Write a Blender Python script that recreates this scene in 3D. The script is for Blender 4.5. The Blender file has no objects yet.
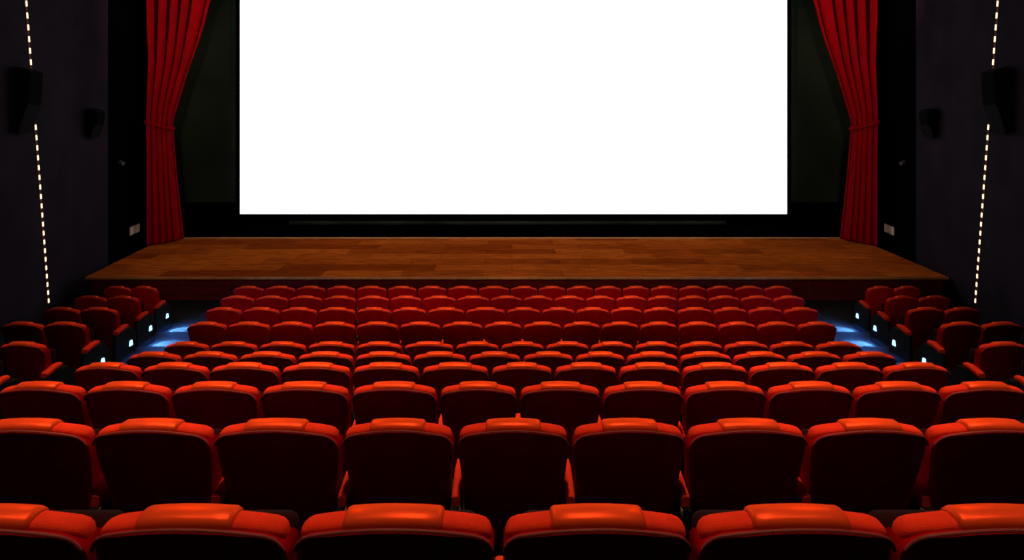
import bpy, bmesh, math, random
from mathutils import Vector, Matrix
random.seed(7)
scn = bpy.context.scene
C = scn.collection
EYE = 4.37
F = 540.0

# ------------------------------------------------------------------ materials
def mat(name, base, rough=0.7, spec=0.3, metal=0.0, bump=0.0, bscale=200.0, var=0.0, vscale=8.0,
        sheen=0.0, emit=None, estr=0.0, coat=0.0):
    m = bpy.data.materials.new(name); m.use_nodes = True
    nt = m.node_tree; b = nt.nodes['Principled BSDF']
    b.inputs['Base Color'].default_value = (*base, 1)
    b.inputs['Roughness'].default_value = rough
    b.inputs['Specular IOR Level'].default_value = spec
    b.inputs['Metallic'].default_value = metal
    if sheen:
        b.inputs['Sheen Weight'].default_value = sheen
        b.inputs['Sheen Tint'].default_value = (1, .25, .15, 1)
    if coat:
        b.inputs['Coat Weight'].default_value = coat
    if emit:
        b.inputs['Emission Color'].default_value = (*emit, 1)
        b.inputs['Emission Strength'].default_value = estr
    tc = nt.nodes.new('ShaderNodeTexCoord')
    if var:
        n = nt.nodes.new('ShaderNodeTexNoise'); n.inputs['Scale'].default_value = vscale
        n.inputs['Detail'].default_value = 5
        nt.links.new(tc.outputs['Object'], n.inputs['Vector'])
        r = nt.nodes.new('ShaderNodeValToRGB')
        r.color_ramp.elements[0].position = .3; r.color_ramp.elements[1].position = .7
        r.color_ramp.elements[0].color = (*[c * (1 - var) for c in base], 1)
        r.color_ramp.elements[1].color = (*[min(1, c * (1 + var)) for c in base], 1)
        nt.links.new(n.outputs['Fac'], r.inputs['Fac'])
        nt.links.new(r.outputs['Color'], b.inputs['Base Color'])
    if bump:
        n = nt.nodes.new('ShaderNodeTexNoise'); n.inputs['Scale'].default_value = bscale
        nt.links.new(tc.outputs['Object'], n.inputs['Vector'])
        bp = nt.nodes.new('ShaderNodeBump'); bp.inputs['Strength'].default_value = bump
        bp.inputs['Distance'].default_value = .004
        nt.links.new(n.outputs['Fac'], bp.inputs['Height'])
        nt.links.new(bp.outputs['Normal'], b.inputs['Normal'])
    return m

M = {}
M['red'] = mat('red_fabric', (.60, .029, .013), .8, .0, bump=.35, var=.12, vscale=14)
M['pad'] = mat('red_vinyl', (.66, .055, .016), .40, .0, metal=.32, bump=.1, bscale=90, var=.08, vscale=10)
M['pad'].node_tree.nodes['Principled BSDF'].inputs['Specular Tint'].default_value = (1, .45, .2, 1)
M['shell'] = mat('dark_red_shell', (.27, .001, .002), .85, .0, var=.2, vscale=5)
M['pan'] = mat('seat_pan', (.010, .001, .001), .8, .03, bump=.1)
M['pipe'] = mat('edge_piping', (.15, .02, .025), .6, .15)
M['black'] = mat('black_plastic', (.004, .004, .0045), .7, .1, bump=.1)
M['grey'] = mat('grey_metal', (.55, .5, .38), .45, .4, var=.1)
M['wall'] = mat('purple_wall_cloth', (.012, .0078, .0135), .95, .05, bump=.5, bscale=60, var=.35, vscale=1.2)
M['blackwall'] = mat('black_cloth', (.0008, .0008, .0014), .95, .0, bump=.3, bscale=40)
M['greenwall'] = mat('dark_green_cloth', (.016, .024, .016), .95, .0, bump=.3, bscale=40, var=.25, vscale=.5)
M['carpet'] = mat('dark_carpet', (.014, .013, .012), .95, .05, bump=.6, bscale=120, var=.3, vscale=6)
M['ceil'] = mat('ceiling_black', (.012, .011, .012), .9, .05, bump=.2, bscale=20)
M['curtain'] = mat('curtain_velvet', (.19, .0012, .003), .9, .0, bump=.25, bscale=80, var=.12, vscale=3)
M['screen'] = mat('screen_white', (.8, .8, .8), .9, .05, emit=(1, 1, 1), estr=1.02)
M['led'] = mat('led_warm', (.9, .8, .6), .5, .2, emit=(1, .80, .55), estr=1.25)
M['channel'] = mat('led_channel', (.085, .02, .01), .7, .1, bump=.1)  # reddish brown stands in for the glow of the lights on their backing
M['step'] = mat('step_lens', (.8, .9, 1), .4, .3, emit=(.40, .75, 1), estr=1.7)
M['speaker'] = mat('speaker_box', (.0022, .0016, .0016), .8, .03, bump=.2)
M['grille'] = mat('speaker_grille', (.001, .001, .001), .9, .02, bump=.8, bscale=150)
M['plate'] = mat('pale_plate', (.55, .5, .36), .6, .3, var=.1)
M['gloss'] = mat('black_stage_paint', (.0006, .0006, .0006), .9, .0, bump=.05)
M['streak'] = mat('streak_grey', (.016, .022, .02), .6, .1, var=.6, vscale=.6)  # green-grey tone imitates the faint light streak under the screen

def wood(name, c1, c2, bw, bh, dark, rot=0.0, vary=.6, rough=.45):
    m = bpy.data.materials.new(name); m.use_nodes = True
    nt = m.node_tree; L = nt.links; b = nt.nodes['Principled BSDF']
    tc = nt.nodes.new('ShaderNodeTexCoord')
    mp = nt.nodes.new('ShaderNodeMapping'); mp.inputs['Rotation'].default_value = rot if rot else (0, 0, 0)
    L.new(tc.outputs['Object'], mp.inputs['Vector'])
    br = nt.nodes.new('ShaderNodeTexBrick')
    br.inputs['Color1'].default_value = (*c1, 1); br.inputs['Color2'].default_value = (*c2, 1)
    br.inputs['Mortar'].default_value = (*dark, 1)
    br.inputs['Scale'].default_value = 1; br.inputs['Mortar Size'].default_value = .006
    br.inputs['Brick Width'].default_value = bw; br.inputs['Row Height'].default_value = bh
    br.offset = .37; br.offset_frequency = 2
    L.new(mp.outputs['Vector'], br.inputs['Vector'])
    st = nt.nodes.new('ShaderNodeMapping'); st.inputs['Scale'].default_value = (1.0, 9, 9)
    L.new(mp.outputs['Vector'], st.inputs['Vector'])
    n = nt.nodes.new('ShaderNodeTexNoise'); n.inputs['Scale'].default_value = 2.2; n.inputs['Detail'].default_value = 8
    L.new(st.outputs['Vector'], n.inputs['Vector'])
    r = nt.nodes.new('ShaderNodeValToRGB')
    r.color_ramp.elements[0].position = .3; r.color_ramp.elements[1].position = .72
    v = 1 - vary
    r.color_ramp.elements[0].color = (v, v * .9, v * .8, 1); r.color_ramp.elements[1].color = (1.25, 1.2, 1.1, 1)
    L.new(n.outputs['Fac'], r.inputs['Fac'])
    mx = nt.nodes.new('ShaderNodeMixRGB'); mx.blend_type = 'MULTIPLY'; mx.inputs['Fac'].default_value = 1
    L.new(br.outputs['Color'], mx.inputs[1]); L.new(r.outputs['Color'], mx.inputs[2])
    L.new(mx.outputs['Color'], b.inputs['Base Color'])
    b.inputs['Roughness'].default_value = rough; b.inputs['Specular IOR Level'].default_value = 0.0
    return m
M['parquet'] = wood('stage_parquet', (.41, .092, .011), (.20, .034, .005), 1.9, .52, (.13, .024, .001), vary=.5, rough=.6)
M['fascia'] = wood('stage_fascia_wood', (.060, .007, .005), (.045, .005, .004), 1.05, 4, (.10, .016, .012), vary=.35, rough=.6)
M['edge'] = mat('stage_edge_wood', (.36, .15, .05), .8, .0, var=.2, vscale=4)

# ------------------------------------------------------------------ helpers
def obj(name, bm, m, parent=None, smooth=True, angle=40):
    me = bpy.data.meshes.new(name)
    bmesh.ops.recalc_face_normals(bm, faces=bm.faces)
    bm.to_mesh(me); bm.free()
    if smooth:
        me.polygons.foreach_set('use_smooth', [True] * len(me.polygons))
        me.set_sharp_from_angle(angle=math.radians(angle))
    me.materials.append(m)
    o = bpy.data.objects.new(name, me); C.objects.link(o)
    if parent: o.parent = parent
    return o

def thing(name, label, cat, loc=(0, 0, 0), group=None):
    o = bpy.data.objects.new(name, None); C.objects.link(o)
    o.empty_display_size = .1
    o.location = loc; o['label'] = label; o['category'] = cat
    if group: o['group'] = group
    return o

def struct(o):
    o['kind'] = 'structure'; return o

def box(bm, x0, x1, y0, y1, z0, z1, bev=0.0, seg=2):
    r = bmesh.ops.create_cube(bm, size=1)
    vs = r['verts']
    for v in vs:
        v.co = Vector(((x0 + x1) / 2 + v.co.x * (x1 - x0), (y0 + y1) / 2 + v.co.y * (y1 - y0), (z0 + z1) / 2 + v.co.z * (z1 - z0)))
    if bev:
        es = list({e for v in vs for e in v.link_edges})
        bmesh.ops.bevel(bm, geom=es, offset=bev, segments=seg, profile=.5, affect='EDGES')

def prism(bm, pts, axis_fn):
    """pts: 2-D outline; axis_fn(p, k) -> 3-D for k in (0, 1)."""
    a = [bm.verts.new(axis_fn(p, 0)) for p in pts]
    b = [bm.verts.new(axis_fn(p, 1)) for p in pts]
    bm.faces.new(a); bm.faces.new(b[::-1])
    n = len(pts)
    for i in range(n):
        bm.faces.new((a[i], b[i], b[(i + 1) % n], a[(i + 1) % n]))

def tube(bm, pts, rad, n=8):
    rings = []
    for i, p in enumerate(pts):
        p = Vector(p)
        d = (Vector(pts[min(i + 1, len(pts) - 1)]) - Vector(pts[max(i - 1, 0)])).normalized()
        up = Vector((0, 1, 0)) if abs(d.y) < .8 else Vector((0, 0, 1))
        s = d.cross(up).normalized(); t = s.cross(d)
        rings.append([bm.verts.new(p + rad * (math.cos(k * 2 * math.pi / n) * s + math.sin(k * 2 * math.pi / n) * t)) for k in range(n)])
    for a, b in zip(rings, rings[1:]):
        for k in range(n):
            bm.faces.new((a[k], a[(k + 1) % n], b[(k + 1) % n], b[k]))
    bm.faces.new(rings[0][::-1]); bm.faces.new(rings[-1])

# ------------------------------------------------------------------ rows
# distance of each row from the camera and floor height of its terrace (front row first)
ROWY = [10.65, 9.65, 8.67, 7.69, 6.70, 5.68, 4.66, 3.64, 2.62, 1.585]
ROWH = [3.39, 3.245, 3.10, 2.955, 2.82, 2.495, 2.14, 1.80, 1.475, 1.145]   # eye height above the top of each back
TOPZ = .995
DY = .05
ROWZ = [EYE - h - TOPZ + .011 for h in ROWH]
BOUND = [
 [233, 264, 295.5, 326, 356, 387, 417, 447, 478, 510, 538, 566, 594, 622, 650, 679, 706.5, 734.5, 764, 792],
 [220, 254.6, 288.4, 323, 356.5, 389.5, 422, 456.5, 490, 522.6, 553.5, 585.3, 615.5, 647, 678, 708, 740.5, 773.3, 805],
 [205, 242, 280, 317.5, 356, 391.5, 427, 465, 506, 541, 575.5, 610, 643, 677, 713, 748, 783.4, 819],
 [187, 227, 270.5, 313.3, 356, 399, 441.4, 483.5, 522.6, 562.5, 601, 639.6, 678, 718, 757, 797.5, 837],
 [164, 209, 258, 306.7, 355.8, 403, 454.7, 500, 545, 590, 634.5, 678.5, 724, 769.6, 815.6, 862],
 [127, 181.3, 237.8, 296.3, 354.3, 412, 467.5, 522, 574.6, 626, 679.5, 733, 787.3, 843, 897],
 [73.5, 141, 209, 280, 351.5, 420.5, 490, 553.7, 618.4, 682, 749, 815.5, 883.5, 950],
 [-3, 84.3, 171, 259.5, 350.3, 438.3, 518.5, 602.3, 684, 767, 853.7, 940.7, 1027],
 [-36, 93, 214, 341, 455.5, 571, 686.5, 808, 928, 1050],
 [-100, 92, 292, 498.5, 694, 895, 1095],
]
def wx(px, y): return (px - 512) * y / F

# ------------------------------------------------------------------ seat
P = .58
def clamp(v, a, b): return max(a, min(b, v))
def lerp(a, b, t): return a + (b - a) * t
def hw(z):                                   # half width of the upholstered back
    if z > .84: return lerp(.262, .281, clamp((z - .84) / .08, 0, 1))
    if z > .62: return lerp(.232, .262, (z - .62) / .22)
    return lerp(.222, .232, clamp((z - .40) / .22, 0, 1))
def corner(u, a=.76):
    t = clamp((abs(u) - a) / (1 - a), 0, 1)
    return 1 - math.sqrt(max(0, 1 - t ** 2.4))
def lean(z): return (TOPZ - z) * .22         # the back leans towards its rear at the top
def wing(u): return .028 * u * u
US = [-1, -.985, -.95, -.9, -.83, -.75, -.65, -.5, -.35, -.18, 0, .18, .35, .5, .65, .75, .83, .9, .95, .985, 1]

def cushion_bm():
    bm = bmesh.new(); secs = []
    for u in US:
        zt = .974 - .056 * u * u - .045 * corner(u, .80)
        k = math.sqrt(max(0, 1 - (clamp((abs(u) - .86) / .14, 0, 1)) ** 2.2)); k = .30 + .70 * k
        prof = []
        yr, yf, z0, r = -.012, .058, .42, .030
        prof += [(yr, z) for z in (z0, .55, .66, .76, .84, .89)]
        zr = zt - r * .9
        prof = [(a, min(b, zr - .004 * (6 - i))) for i, (a, b) in enumerate(prof)]
        for i in range(9):
            th = math.pi - i * math.pi / 8
            prof.append(((yr + yf) / 2 + (yf - yr) / 2 * math.copysign(abs(math.cos(th)) ** .75, math.cos(th)), zr + r * .9 * math.sin(th) ** .8 if 0 < i < 8 else zr))
        prof += [(yf + .012 * (1 - abs(2 * t - 1)), lerp(zr, z0, t)) for t in (.2, .4, .6, .8, 1)]
        yc = (yr + yf) / 2
        secs.append([bm.verts.new((u * hw(z), yc + (y - yc) * k + lean(z) + wing(u), z)) for y, z in prof])
    for a, b in zip(secs, secs[1:]):
        n = len(a)
        for i in range(n):
            bm.faces.new((a[i], a[(i + 1) % n], b[(i + 1) % n], b[i]))
    bm.faces.new(secs[0]); bm.faces.new(secs[-1][::-1])
    return bm

def pad_bm():
    bm = bmesh.new(); secs = []
    hwp = .138
    for u in (-1, -.97, -.9, -.6, -.3, 0, .3, .6, .9, .97, 1):
        x = u * hwp
        s = 0 if abs(u) == 1 else (.7 if abs(u) > .95 else 1)
        uu = x / .28
        zt = .974 - .056 * uu * uu
        th = .015 * s
        r = .030 * .9
        zr = zt - r
        yr, yf = -.012, .058
        prof = [(yr + .006, zr - .012, 0, 0)]
        out = []
        for i in range(9):
            t = math.pi - i * math.pi / 8
            cy, sz = math.cos(t), math.sin(t)
            y = (yr + yf) / 2 + (yf - yr) / 2 * math.copysign(abs(cy) ** .75, cy)
            z = zr + (r * sz ** .8 if 0 < i < 8 else 0)
            out.append((y + .6 * th * cy, z + th * max(0, sz) ** .6))
        out += [(yf + .008 + .5 * th, zr - .08), (yf + .010 + .3 * th, zr - .15)]
        inn = [(yf - .01, zr - .15), ((yr + yf) / 2, zr - .03), (yr + .02, zr - .005)]
        secs.append([bm.verts.new((x, y + lean(z) + wing(uu), z)) for y, z in out + inn])
    for a, b in zip(secs, secs[1:]):
        n = len(a)
        for i in range(n):
            bm.faces.new((a[i], a[(i + 1) % n], b[(i + 1) % n], b[i]))
    bm.faces.new(secs[0]); bm.faces.new(secs[-1][::-1])
    return bm

def lip(u):                                  # top rim of the rear shell
    return .959 - .058 * u * u - .060 * corner(u, .80)
def shell_w(z):
    if z < .62: return lerp(.236, .257, (z - .22) / .40)
    return lerp(.257, .276, clamp((z - .62) / .2, 0, 1))
def shell_pt(u, z, off): return Vector((u * shell_w(z), -.014 - off + lean(z) + wing(u), z))
def shell_bm():
    bm = bmesh.new(); outer, inner = [], []
    ts = [0, .15, .3, .45, .6, .75, .88, .96, 1]
    for u in US:
        zs = [lerp(.24 + .03 * u * u, lip(u), t) for t in ts]
        outer.append([bm.verts.new(shell_pt(u, z, .022 * (1 - .9 * abs(u) ** 8))) for z in zs])
        inner.append([bm.verts.new(shell_pt(u, z, -.001 - .085 * abs(u) ** 12)) for z in zs])
    for grid in (outer, inner):
        for a, b in zip(grid, grid[1:]):
            for i in range(len(a) - 1):
                bm.faces.new((a[i], a[i + 1], b[i + 1], b[i]))
    n = len(ts)
    for j in range(len(US) - 1):
        for i in (0, n - 1):
            bm.faces.new((outer[j][i], outer[j + 1][i], inner[j + 1][i], inner[j][i]))
    for j in (0, len(US) - 1):
        for i in range(n - 1):
            bm.faces.new((outer[j][i], outer[j][i + 1], inner[j][i + 1], inner[j][i]))
    return bm
def piping_bm():
    bm = bmesh.new()
    tube(bm, [shell_pt(u * .99, lip(u * .99) + .002, .014) for u in US], .0055, 8)
    return bm
def bottom_bm():                             # the tipped-up seat
    bm = bmesh.new()
    box(bm, -.225, .225, .0, .095, .0, .40, .035, 3)
    for v in bm.verts:
        v.co.y += .02 * (1 - (v.co.x / .235) ** 2) * (1 if v.co.y > .06 else 0)
        v.co = Vector((v.co.x, .20 + v.co.y + (.40 - v.co.z) * .10, .40 + v.co.z))
    return bm
def armrest_bm(x, w=.023, Y0=.06):
    bm = bmesh.new()
    n = 8; rings = []
    for y, k, dz in ((0, .85, -.012), (.012, 1, -.008), (.09, 1, .012), (.17, .95, .028), (.235, .82, .026), (.255, .6, .018)):
        ring = []
        for i in range(16):
            t = i * 2 * math.pi / 16
            cx, cz = math.cos(t), math.sin(t)
            ring.append(bm.verts.new((x + w * k * math.copysign(abs(cx) ** .5, cx), y + Y0, .578 + dz + .034 * k * math.copysign(abs(cz) ** .6, cz))))
        rings.append(ring)
    for a, b in zip(rings, rings[1:]):
        for i in range(16): bm.faces.new((a[i], a[(i + 1) % 16], b[(i + 1) % 16], b[i]))
    bm.faces.new(rings[0]); bm.faces.new(rings[-1][::-1])
    return bm
def bracket_bm(x):
    bm = bmesh.new(); box(bm, x - .022, x + .022, .045, .085, .492, .540, .006); return bm
def standard_bm(x, t=.019):
    bm = bmesh.new()
    pts = [(.05, .0), (.36, .0), (.36, .03), (.27, .06), (.25, .3), (.30, .50), (.29, .545), (.03, .545), (.035, .50), (.09, .3), (.10, .06), (.05, .03)]
    prism(bm, pts, lambda p, k: (x + (t if k else -t), p[0], p[1])); return bm
def panel_bm(x, t=.024):                     # closed end panel on the aisle
    bm = bmesh.new()
    pts = [(-.01, 0), (.46, 0), (.46, .40), (.36, .545), (.0, .545), (-.02, .50)]
    prism(bm, pts, lambda p, k: (x + (t if k else -t), p[0], p[1])); return bm
def step_lens_bm(x, s):
    bm = bmesh.new()
    pts = [(.29, .25), (.36, .25), (.345, .335), (.305, .335)]
    prism(bm, pts, lambda p, k: (x + s * (.024 + (.014 if k else 0)), p[0], p[1])); return bm

MESH = {}
def mesh_of(key, bm, m):
    if key not in MESH:
        o = obj(key.split('|')[0], bm(), m); MESH[key] = o.data
        bpy.data.objects.remove(o)
    return MESH[key]
def part(name, data, parent):
    o = bpy.data.objects.new(name, data); C.objects.link(o); o.parent = parent; return o

m_cushion = mesh_of('back_cushion', cushion_bm, M['red'])
m_pad = mesh_of('headrest_pad', pad_bm, M['pad'])
m_shell = mesh_of('back_shell', shell_bm, M['shell'])
m_pipe = mesh_of('edge_piping', piping_bm, M['pipe'])
m_bottom = mesh_of('tip_up_seat', bottom_bm, M['pan'])
ml_arm = mesh_of('armrest|l', lambda: armrest_bm(-P / 2), M['red'])
mr_arm = mesh_of('armrest|r', lambda: armrest_bm(P / 2), M['red'])
ml_arm2 = mesh_of('armrest|l2', lambda: armrest_bm(-P / 2, .045, .02), M['red'])
mr_arm2 = mesh_of('armrest|r2', lambda: armrest_bm(P / 2, .045, .02), M['red'])
ml_br = mesh_of('armrest_bracket|l', lambda: bracket_bm(-P / 2), M['grey'])
mr_br = mesh_of('armrest_bracket|r', lambda: bracket_bm(P / 2), M['grey'])
ml_st = mesh_of('floor_standard|l', lambda: standard_bm(-P / 2), M['black'])
mr_st = mesh_of('floor_standard|r', lambda: standard_bm(P / 2), M['black'])
ml_pn = mesh_of('end_panel|l', lambda: panel_bm(-P / 2), M['black'])
mr_pn = mesh_of('end_panel|r', lambda: panel_bm(P / 2), M['black'])
ml_ln = mesh_of('step_light|l', lambda: step_lens_bm(-P / 2, -1), M['step'])
mr_ln = mesh_of('step_light|r', lambda: step_lens_bm(P / 2, 1), M['step'])

def make_seat(label, group, loc, width, left='arm', right=None):
    t = thing('cinema_seat', label, 'seat', loc, group)
    t.scale = (width / P, 1, 1)
    part('back_cushion', m_cushion, t)
    p = part('headrest_pad', m_pad, t); p['label'] = 'raised shiny headrest pad'
    s = part('back_shell', m_shell, t); s['label'] = 'dark rear shell'
    part('edge_piping', m_pipe, s)
    part('tip_up_seat', m_bottom, t)
    for side, kind in (('l', left), ('r', right)):
        if not kind: continue
        L = side == 'l'
        wide = kind in ('end', 'step')
        a = part('armrest', (ml_arm2 if L else mr_arm2) if wide else (ml_arm if L else mr_arm), t)
        if not wide: part('armrest_bracket', ml_br if L else mr_br, a)
        if kind == 'arm':
            part('floor_standard', ml_st if L else mr_st, t)
        else:
            e = part('end_panel', ml_pn if L else mr_pn, t)
            if kind == 'step':
                k = part('step_light', ml_ln if L else mr_ln, e); k['label'] = 'glowing blue-white step light'
    return t

ORD = ['first', 'second', 'third', 'fourth', 'fifth', 'sixth', 'seventh', 'eighth', 'ninth', 'tenth', 'eleventh', 'twelfth',
       'thirteenth', 'fourteenth', 'fifteenth', 'sixteenth', 'seventeenth', 'eighteenth', 'nineteenth']
ROWN = ['front row against the stage', 'second row from the stage', 'third row from the stage', 'fourth row from the stage',
        'fifth row from the stage', 'sixth row from the stage', 'seventh row from the stage', 'eighth row from the stage',
        'large second nearest row', 'largest nearest row along the bottom']
for i in range(10):
    b = BOUND[i]; y = ROWY[i]; z = ROWZ[i]
    n = len(b) - 1
    for k in range(n):
        x0, x1 = wx(b[k], y), wx(b[k + 1], y)
        ends = i < 8
        if k == 0: pos = 'leftmost red seat of the middle block'
        elif k == n - 1: pos = 'rightmost red seat of the middle block'
        elif k < (n + 1) // 2: pos = ORD[k] + ' red seat from the left of the middle block'
        else: pos = ORD[n - 1 - k] + ' red seat from the right of the middle block'
        make_seat(pos + ', ' + ROWN[i], 'red cinema seats of the middle block', ((x0 + x1) / 2, y - DY, z), x1 - x0,
                  left='end' if (k == 0 and ends) else 'arm',
                  right=('end' if ends else 'arm') if k == n - 1 else None)

# side blocks: aisle edge of each row, two seats per row (those in the frame)
SIDE_L = [(157, [103.6, 130.5]), (138.6, [73, 106.5]), (117, [43, 80]), (86, [1, 43.5]), (45.5, [-1]), (-12, [-65])]
SIDE_R = [(867.6, [894, 921]), (887, [919, 951]), (908, [945, 981]), (941, [982, 1023]), (980, [1027]), (1036, [1089])]
step_pts = []
for s, SD in ((-1, SIDE_L), (1, SIDE_R)):
    side = 'left' if s < 0 else 'right'
    for i, (edge, outs) in enumerate(SD):
        y = ROWY[i]; z = ROWZ[i]
        xs = [wx(edge, y)] + sorted([wx(o, y) for o in outs], key=abs)
        for k in range(len(xs) - 1):
            x0, x1 = sorted((xs[k], xs[k + 1]))
            aisle = 'step' if i < 4 else 'end'
            far = k == len(xs) - 2
            inn, outk = (aisle if k == 0 else 'arm'), ('end' if far and len(xs) > 2 else None)
            l, r = (inn, outk) if s > 0 else (outk, inn)
            lab = '%s red seat of the %s side block, %s' % ('aisle' if k == 0 else 'wall side', side, ROWN[i])
            make_seat(lab, 'red cinema seats of the %s side block' % side, ((x0 + x1) / 2, y - DY, z), x1 - x0, left=l, right=r)
            if k == 0 and i < 4: step_pts.append((xs[0] + s * -.05, y + .26, z + .25, s))

# ------------------------------------------------------------------ room shell
def wall_x(y):                               # the side walls open towards the screen
    return 10.25 + (.30 * (y - 12.6) if y < 12.6 else .20 * (y - 12.6))
CEIL = 12.4
# terraces
bm = bmesh.new()
edges_y = [14.2]                             # front to back
zs = []
prof = [(19.2, ROWZ[0])]
for i in range(10):
    yb = ROWY[i] - .16
    prof.append((yb, ROWZ[i])); prof.append((yb, ROWZ[i + 1] if i < 9 else 2.62))
prof.append((-3.2, 2.62))
prev = None
for y, z in prof:
    w = wall_x(y) + .1
    a, b2 = bm.verts.new((-w, y, z)), bm.verts.new((w, y, z))
    if prev: bm.faces.new((prev[0], prev[1], b2, a))
    prev = (a, b2)
struct(obj('floor', bm, M['carpet'], smooth=False))

for s, nm in ((-1, 'left'), (1, 'right')):
    bm = bmesh.new()
    ys = [-3.2, 12.6, 14.1]
    pts = [(s * wall_x(y), y) for y in ys] + [(s * (wall_x(y) + .25), y) for y in ys[::-1]]
    prism(bm, pts, lambda p, k: (p[0], p[1], CEIL if k else -.3))
    struct(obj('wall_' + nm, bm, M['wall'], smooth=False))
    bm = bmesh.new()
    pts = [(s * wall_x(14.1), 14.1), (s * wall_x(15.75), 15.75), (s * (wall_x(15.75) + .12), 15.75), (s * (wall_x(14.1) + .25), 14.1)]
    prism(bm, pts, lambda p, k: (p[0], p[1], CEIL if k else -.3))
    struct(obj('wall_stage_' + nm, bm, M['blackwall'], smooth=False))
    bm = bmesh.new(); box(bm, min(s * 12.6, s * 12.8), max(s * 12.6, s * 12.8), 15.75, 19.2, -.3, CEIL)
    struct(obj('wall_recess_' + nm, bm, M['blackwall'], smooth=False))
bm = bmesh.new(); box(bm, -12.8, 12.8, 18.7, 18.9, -.3, CEIL)
struct(obj('wall_back', bm, M['greenwall'], smooth=False))
ZB = EYE - (203 - 114) * 18.55 / F
bm = bmesh.new(); box(bm, -12.6, 12.6, 18.55, 18.7, 0, ZB, .01)
struct(obj('baseboard_back', bm, M['blackwall'], smooth=False))
bm = bmesh.new(); box(bm, -6.4, 6.4, -3.4, -3.2, 2.0, CEIL)
struct(obj('wall_rear', bm, M['wall'], smooth=False))
bm = bmesh.new(); box(bm, -13, 13, -3.4, 19, CEIL, CEIL + .2)
struct(obj('ceiling', bm, M['ceil'], smooth=False))

# ------------------------------------------------------------------ stage
SZ = EYE - 3.80
st = thing('stage', 'low wide wooden stage with parquet top and dark front below the screen', 'stage', (0, 12.6, 0))
outline = [(-9.94, 12.6), (10.17, 12.6), (10.42, 15.3), (10.42, 16.6), (-10.42, 16.6), (-10.42, 15.3)]
bm = bmesh.new()
prism(bm, [(x, y - 12.6) for x, y in outline], lambda p, k: (p[0], p[1], SZ - (0 if k else .05)))
top = obj('stage_floor', bm, M['parquet'], st, smooth=False)
bm = bmesh.new()
inner = [(-9.88, 12.68), (10.11, 12.68), (10.36, 15.3), (10.36, 16.55), (-10.36, 16.55), (-10.36, 15.3)]
prism(bm, [(x, y - 12.6) for x, y in inner], lambda p, k: (p[0], p[1], SZ - .06 if k else 0))
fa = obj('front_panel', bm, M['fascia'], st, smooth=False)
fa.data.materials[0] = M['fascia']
bm = bmesh.new(); box(bm, -9.94, 10.17, -.03, .0, SZ - .05, SZ + .006, .006)
obj('edge_strip', bm, M['edge'], st)
bm = bmesh.new(); box(bm, -10.4, 10.4, 3.82, 4.0, SZ, SZ + .012, .003)
obj('edge_strip', bm, M['edge'], st)
bm = bmesh.new(); box(bm, -12.6, 12.6, 16.62, 18.55, 0, SZ - .02)
struct(obj('floor_backstage', bm, M['gloss'], smooth=False))

# ------------------------------------------------------------------ screen
SY = 18.38
sx0, sx1 = wx(240, SY), wx(787, SY)
sz0 = EYE - (214 - 114) * SY / F
sz1 = sz0 + 10.3
sc = thing('projection_screen', 'huge blank glowing white cinema screen above the stage', 'screen', ((sx0 + sx1) / 2, SY, sz0))
w2 = (sx1 - sx0) / 2; hh = sz1 - sz0
bm = bmesh.new(); box(bm, -w2, w2, 0, .03, 0, hh)
obj('screen_surface', bm, M['screen'], sc, smooth=False)
bm = bmesh.new()
for a in ((-w2 - .14, -w2, -.01, .05, -.14, hh + .14), (w2, w2 + .14, -.01, .05, -.14, hh + .14), (-w2, w2, -.01, .05, -.14, 0), (-w2, w2, -.01, .05, hh, hh + .14)):
    box(bm, *a)
obj('screen_frame', bm, M['blackwall'], sc, smooth=False)
bm = bmesh.new(); tube(bm, [(x, -.02, -.30) for x in (-7.6, -4, -.8, .8, 4, 7.2)], .07, 14)  # tube added to carry the soft light streak below the screen
bt = obj('streak_bar', bm, M['streak'], sc)
bm = bmesh.new()
for x in (-7, -3.5, 0, 3.5, 7): box(bm, x - .02, x + .02, -.0, .02, -.26, -.13)
obj('streak_bar_hanger', bm, M['black'], bt, smooth=False)

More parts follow.
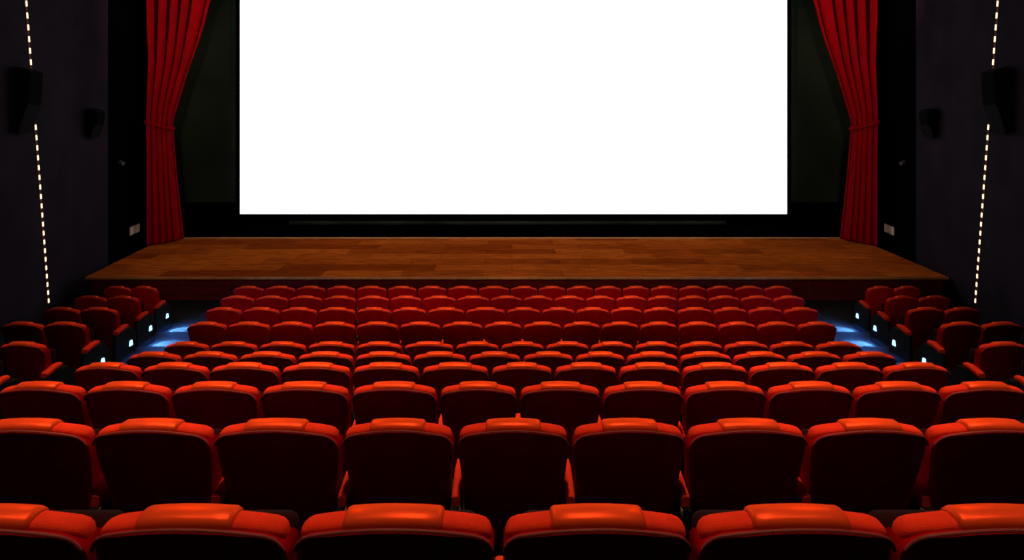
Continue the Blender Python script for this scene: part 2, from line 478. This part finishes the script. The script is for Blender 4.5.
# ------------------------------------------------------------------ curtains
INNER = [(-260, 330), (-160, 276), (-80, 230), (0, 205), (20, 201), (40, 196), (60, 190), (80, 183.5), (100, 177.5), (116, 173), (125, 172), (134, 172), (150, 173), (180, 175.5), (210, 178.5), (240, 182)]
OUTER = [(-260, 151), (0, 151), (60, 150), (110, 148), (125, 147), (150, 148.5), (240, 149)]
def interp(tab, v):
    if v <= tab[0][0]: return tab[0][1]
    for (a, b), (c, d) in zip(tab, tab[1:]):
        if v <= c: return b + (d - b) * (v - a) / (c - a)
    return tab[-1][1]
YO, YI = 15.55, 16.3
curtain_lights = []
for s, nm in ((-1, 'left'), (1, 'right')):
    ct = thing('stage_curtain', 'long red velvet curtain tied back at the %s of the screen' % nm, 'curtain', (s * 10.25, 15.9, SZ),
               'tied red curtains beside the screen')
    bm = bmesh.new()
    NU, NV = 120, 110
    zt, zb = 11.6, SZ + .02
    front, back = [], []
    for j in range(NV + 1):
        z = zb + (zt - zb) * j / NV
        py = 114 - (z - EYE) * F / 15.9
        xo = -wx(interp(OUTER, py), YO); xi = -wx(interp(INNER, py), YI)
        width = xo - xi
        tie = math.exp(-((py - 125) / 9.0) ** 2)
        amp = clamp(.12 + .22 * (width - .7) / .6, .11, .34) * (1 - .45 * tie)
        if py > 134: amp = .095 + .0003 * (py - 134)
        fr, bk = [], []
        for i in range(NU + 1):
            q = i / NU
            ph = q * 4.9 - .20 + .06 * math.sin(6.2 * q + 1.3) + .02 * math.sin(z * 1.1 + q * 9)
            c = math.cos(2 * math.pi * ph)
            fold = amp * (2 * ((1 + c) / 2) ** 1.3 - 1 + .10 * math.cos(4 * math.pi * ph + 1.7 + z * .15))
            x = xo + (xi - xo) * q - .16 * amp * math.sin(2 * math.pi * ph) * math.sin(math.pi * q)
            y = YO + (YI - YO) * q - fold
            fr.append(bm.verts.new((s * x - s * 10.25, y - 15.9, z - SZ)))
            bk.append(bm.verts.new((s * x - s * 10.25, y - 15.9 + .02, z - SZ)))
        front.append(fr); back.append(bk)
    for g in (front, back):
        for a, b in zip(g, g[1:]):
            for i in range(NU): bm.faces.new((a[i], a[i + 1], b[i + 1], b[i]))
    for a, b in ((front, back),):
        for i in range(NU):
            bm.faces.new((a[0][i], a[0][i + 1], b[0][i + 1], b[0][i])); bm.faces.new((a[-1][i], a[-1][i + 1], b[-1][i + 1], b[-1][i]))
        for j in range(NV):
            bm.faces.new((a[j][0], a[j + 1][0], b[j + 1][0], b[j][0])); bm.faces.new((a[j][-1], a[j + 1][-1], b[j + 1][-1], b[j][-1]))
    obj('drape', bm, M['curtain'], ct, angle=180)
    # tie band
    bm = bmesh.new()
    zc = EYE - (125 - 114) * 15.9 / F
    xo, xi = -wx(146.6, YO), -wx(172.6, YI)
    prev = None
    n = 36
    rings = []
    for i in range(n):
        t = 2 * math.pi * i / n
        q = .5 - .5 * math.cos(t)
        d = .15 * math.copysign(abs(math.sin(t)) ** .6, math.sin(t))
        x = xo + .03 + (xi - .03 - xo - .03) * q; y = YO + (YI - YO) * q - d
        z = zc + .10 - .22 * q
        rings.append([bm.verts.new((s * x - s * 10.25, y - 15.9 + dy, z + h - SZ)) for h, dy in ((-.055, 0), (0, -.02 if d > 0 else .02), (.055, 0))])
    for i in range(n):
        a, b = rings[i], rings[(i + 1) % n]
        for k in range(2): bm.faces.new((a[k], a[k + 1], b[k + 1], b[k]))
    tb = obj('tieback', bm, M['curtain'], ct)
    mod = tb.modifiers.new('thick', 'SOLIDIFY'); mod.thickness = .02

# ------------------------------------------------------------------ side wall fittings
def wall_at(px, s):                          # point on the side wall seen along pixel column px (left-hand column)
    k = abs(px - 512) / F
    y = (10.25 - .30 * 12.6) / (k - .30)
    if y > 12.6: y = (10.25 - .20 * 12.6) / (k - .20)
    return y
for s, nm in ((-1, 'left'), (1, 'right')):
    a = .30 if True else 0
    # light strip: foot further forward, head nearer the rear of the hall
    y0 = wall_at(48.0, s); z0 = .30
    y1 = wall_at(21.0, s); z1 = EYE + 1.05 * y1 / F * 162
    ls = thing('wall_light_strip', 'dashed line of warm white lights running up the %s purple wall' % nm, 'light strip', (s * wall_x(y0), y0, z0),
               'dashed light strips on the side walls')
    def P3(t, off):
        y = y0 + (y1 - y0) * t; z = z0 + (z1 - z0) * t
        return Vector((s * (wall_x(y) - off) - s * wall_x(y0), y - y0, z - z0))
    d = (P3(1, 0) - P3(0, 0)); length = d.length; d.normalize()
    nrm = Vector((-s, .30, 0)).normalized()
    side = d.cross(nrm).normalized()
    def bar(bm, t0, t1, w, h0, h1):
        vs = []
        for t in (t0, t1):
            for w_ in (-w, w):
                for h_ in (h0, h1):
                    vs.append(bm.verts.new(P3(t, 0) + side * w_ + nrm * h_))
        for f in ((0, 1, 3, 2), (4, 6, 7, 5), (0, 4, 5, 1), (2, 3, 7, 6), (0, 2, 6, 4), (1, 5, 7, 3)):
            bm.faces.new([vs[i] for i in f])
    bm = bmesh.new(); bar(bm, 0, 1, .035, 0, .012); obj('channel', bm, M['channel'], ls, smooth=False)
    t = .004; led = None
    while t < .985:
        zz = z0 + (z1 - z0) * t
        sp = .178 + .0095 * min(zz, 6)                 # dashes sit closer together near the floor
        bm = bmesh.new(); bar(bm, t, t + sp * .48 / length, .019, .012, .022)
        obj('led', bm, M['led'], ls, smooth=False)
        t += sp / length
    # loudspeakers
    for px, ztop, hgt, dep, wid, lab in ((18.5, EYE + (114 - 66) * 10.3 / F, 1.30, .29, .50, 'black wedge loudspeaker high on the %s wall over the light strip' % nm),
                                         (90, EYE + (114 - 108) * 12.8 / F, .74, .24, .40, 'dark loudspeaker on the %s wall near the curtain, hard to see' % nm)):
        yy = wall_at(px, s); xx = s * wall_x(yy)
        sp_ = thing('wall_speaker', lab, 'speaker', (xx, yy, ztop - hgt), 'loudspeakers on the side walls')
        sl = .30 if yy < 12.6 else .20
        n2 = Vector((-s, sl, 0)).normalized(); t2 = Vector((s * sl, 1, 0)).normalized()
        fx = lambda p, k: tuple(n2 * p[0] + t2 * ((k - .5) * wid) + Vector((0, 0, p[1])))
        H = hgt; D = dep
        bm = bmesh.new()
        prism(bm, [(.05, H), (D, H - .07), (D * .86, H * .42), (D * .45, 0.10), (.12, .0), (.05, .02)], fx)
        bmesh.ops.bevel(bm, geom=bm.edges[:], offset=.012, segments=2, affect='EDGES')
        cab = obj('cabinet', bm, M['speaker'], sp_)
        bm = bmesh.new()
        g = lambda p, k: tuple(n2 * p[0] + t2 * ((k - .5) * (wid - .06)) + Vector((0, 0, p[1])))
        prism(bm, [(D - .005, H - .10), (D + .012, H - .10), (D * .86 + .014, H * .42 + .02), (D * .86 - .005, H * .42 + .02)], g)
        obj('grille', bm, M['grille'], sp_, smooth=False)
        bm = bmesh.new()
        h = lambda p, k: tuple(n2 * p[0] + t2 * ((k - .5) * .16) + Vector((0, 0, p[1])))
        prism(bm, [(0, H * .30), (0, H * .8), (.06, H * .75), (.06, H * .35)], h)
        obj('wall_bracket', bm, M['black'], sp_, smooth=False)
    # pale plate and small spot on the black return beside the curtain
    yy = wall_at(133.5, s)
    n2 = Vector((-s, .20, 0)).normalized(); t2 = Vector((s * .20, 1, 0)).normalized()
    zc = EYE - (229.5 - 114) * yy / F
    pl = thing('wall_plate', 'small pale plate low on the black wall beside the %s curtain' % nm, 'plate', (s * wall_x(yy), yy, zc - .14),
               'pale plates beside the curtains')
    fx = lambda x0, x1, w0, w1, h0, h1: [n2 * x + t2 * w + Vector((0, 0, h)) for x in (x0, x1) for w in (w0, w1) for h in (h0, h1)]
    def obox(bm, *a):
        vs = [bm.verts.new(v) for v in fx(*a)]
        for f in ((0, 1, 3, 2), (4, 6, 7, 5), (0, 4, 5, 1), (2, 3, 7, 6), (0, 2, 6, 4), (1, 5, 7, 3)): bm.faces.new([vs[i] for i in f])
    bm = bmesh.new(); obox(bm, 0, .03, -.30, .30, 0, .28); obj('backplate', bm, M['black'], pl, smooth=False)
    for q in range(3):
        bm = bmesh.new(); obox(bm, .03, .045, -.27 + q * .19, -.11 + q * .19, .03, .25); obj('switch_panel', bm, M['plate'], pl, smooth=False)
    yy = wall_at(118.0, s)
    zc = EYE - (162 - 114) * yy / F
    sp2 = thing('wall_fixture', 'tiny grey fixture on the black wall beside the %s curtain' % nm, 'fixture', (s * wall_x(yy), yy, zc), 'tiny fixtures beside the curtains')
    bm = bmesh.new(); obox(bm, 0, .05, -.05, .05, -.06, .04); obj('mount', bm, M['black'], sp2, smooth=False)
    bm = bmesh.new(); tube(bm, [n2 * .05 + Vector((0, 0, .0)), n2 * .16 + Vector((0, -.05, -.04))], .05, 12); obj('lamp_head', bm, mat('fixture_grey', (.05, .05, .05), .5, .3), sp2)

# ------------------------------------------------------------------ light
def spot(name, loc, target, power, size, blend, color, rad=.15):
    l = bpy.data.lights.new(name, 'SPOT'); l.energy = power; l.spot_size = math.radians(size); l.spot_blend = blend
    l.color = color; l.shadow_soft_size = rad
    o = bpy.data.objects.new(name, l); C.objects.link(o); o.location = loc
    o.rotation_euler = (Vector(target) - Vector(loc)).to_track_quat('-Z', 'Y').to_euler()
    return o
# front of house lamps at the projection booth, fanned over the stage and the front rows
for k in range(-3, 4):
    a = math.radians(k * 12.0)
    ox, oy, oz = k * .45, -2.4, 8.2
    r = 17.0
    el = (15.5, 15.0, 10.0, 6.0)[abs(k)]
    p = (2300, 2150, 1050, 400)[abs(k)]
    spot('stage_lamp', (ox, oy, oz), (ox + r * math.sin(a), oy + r * math.cos(a), oz - r * math.tan(math.radians(el))), p, 41, .35, (1, .68, .55), .12)
# lamps over the stage front, raking across the curtains
for sg in (-1, 1):
    spot('curtain_lamp', (sg * 2.2, 12.2, 11.8), (sg * 10.0, 16, 7.6), 3300, 33, 1.0, (1, .7, .5), .08)
# lamps high on the side walls before the stage, glancing over the near rows
for sg in (-1, 1):
    spot('side_lamp', (sg * 6.4, 11.6, 9.3), (sg * 1.6, 2.6, 2.9), 900, 30, 1.0, (1, .55, .22), .2)
# house lamps in the ceiling, pointing straight down on the rows
for y, p in ((.9, 980), (3.4, 1700), (5.9, 1900)):
    for x in (-4.2, 0, 4.2):
        spot('house_lamp', (x, y, 12.1), (x * .9, y + .8, 2.0), p, 46, .7, (1, .66, .30), .25)
# unseen green fill lights, added to lift the back wall beside the screen
for sg in (-1, 1):
    spot('green_fill', (sg * 10.6, 17.6, 12.0), (sg * 10.6, 18.6, 7.0), 110, 90, 1.0, (.35, 1, .6), .2)
# blue step lights
for x, y, z, s in step_pts:
    spot('step_lamp', (x - s * .10, y, z + .02), (x - s * .24, y - .02, z - .25), 210, 82, .6, (.14, .48, 1), .02)
    l = bpy.data.lights.new('step_glow', 'AREA'); l.energy = 34; l.size = .10; l.color = (.07, .25, 1)
    o = bpy.data.objects.new('step_glow', l); C.objects.link(o); o.location = (x - s * .12, y, z)
    o.rotation_euler = Vector((-s * .9, 0, -1)).to_track_quat('-Z', 'Y').to_euler()

w = bpy.data.worlds.new('World'); scn.world = w; w.use_nodes = True
w.node_tree.nodes['Background'].inputs['Color'].default_value = (.003, .003, .004, 1)

# ------------------------------------------------------------------ camera
cam = bpy.data.cameras.new('Camera'); co = bpy.data.objects.new('Camera', cam); C.objects.link(co)
co.location = (0, 0, EYE); co.rotation_euler = (math.pi / 2, 0, 0)
cam.sensor_width = 36; cam.lens = F / 1024 * 36; cam.shift_y = -166 / 1024; cam.clip_start = .05
scn.camera = co
vs = scn.view_settings
vs.view_transform = 'Standard'; vs.look = 'None'; vs.gamma = 1; vs.exposure = 0; vs.use_curve_mapping = False
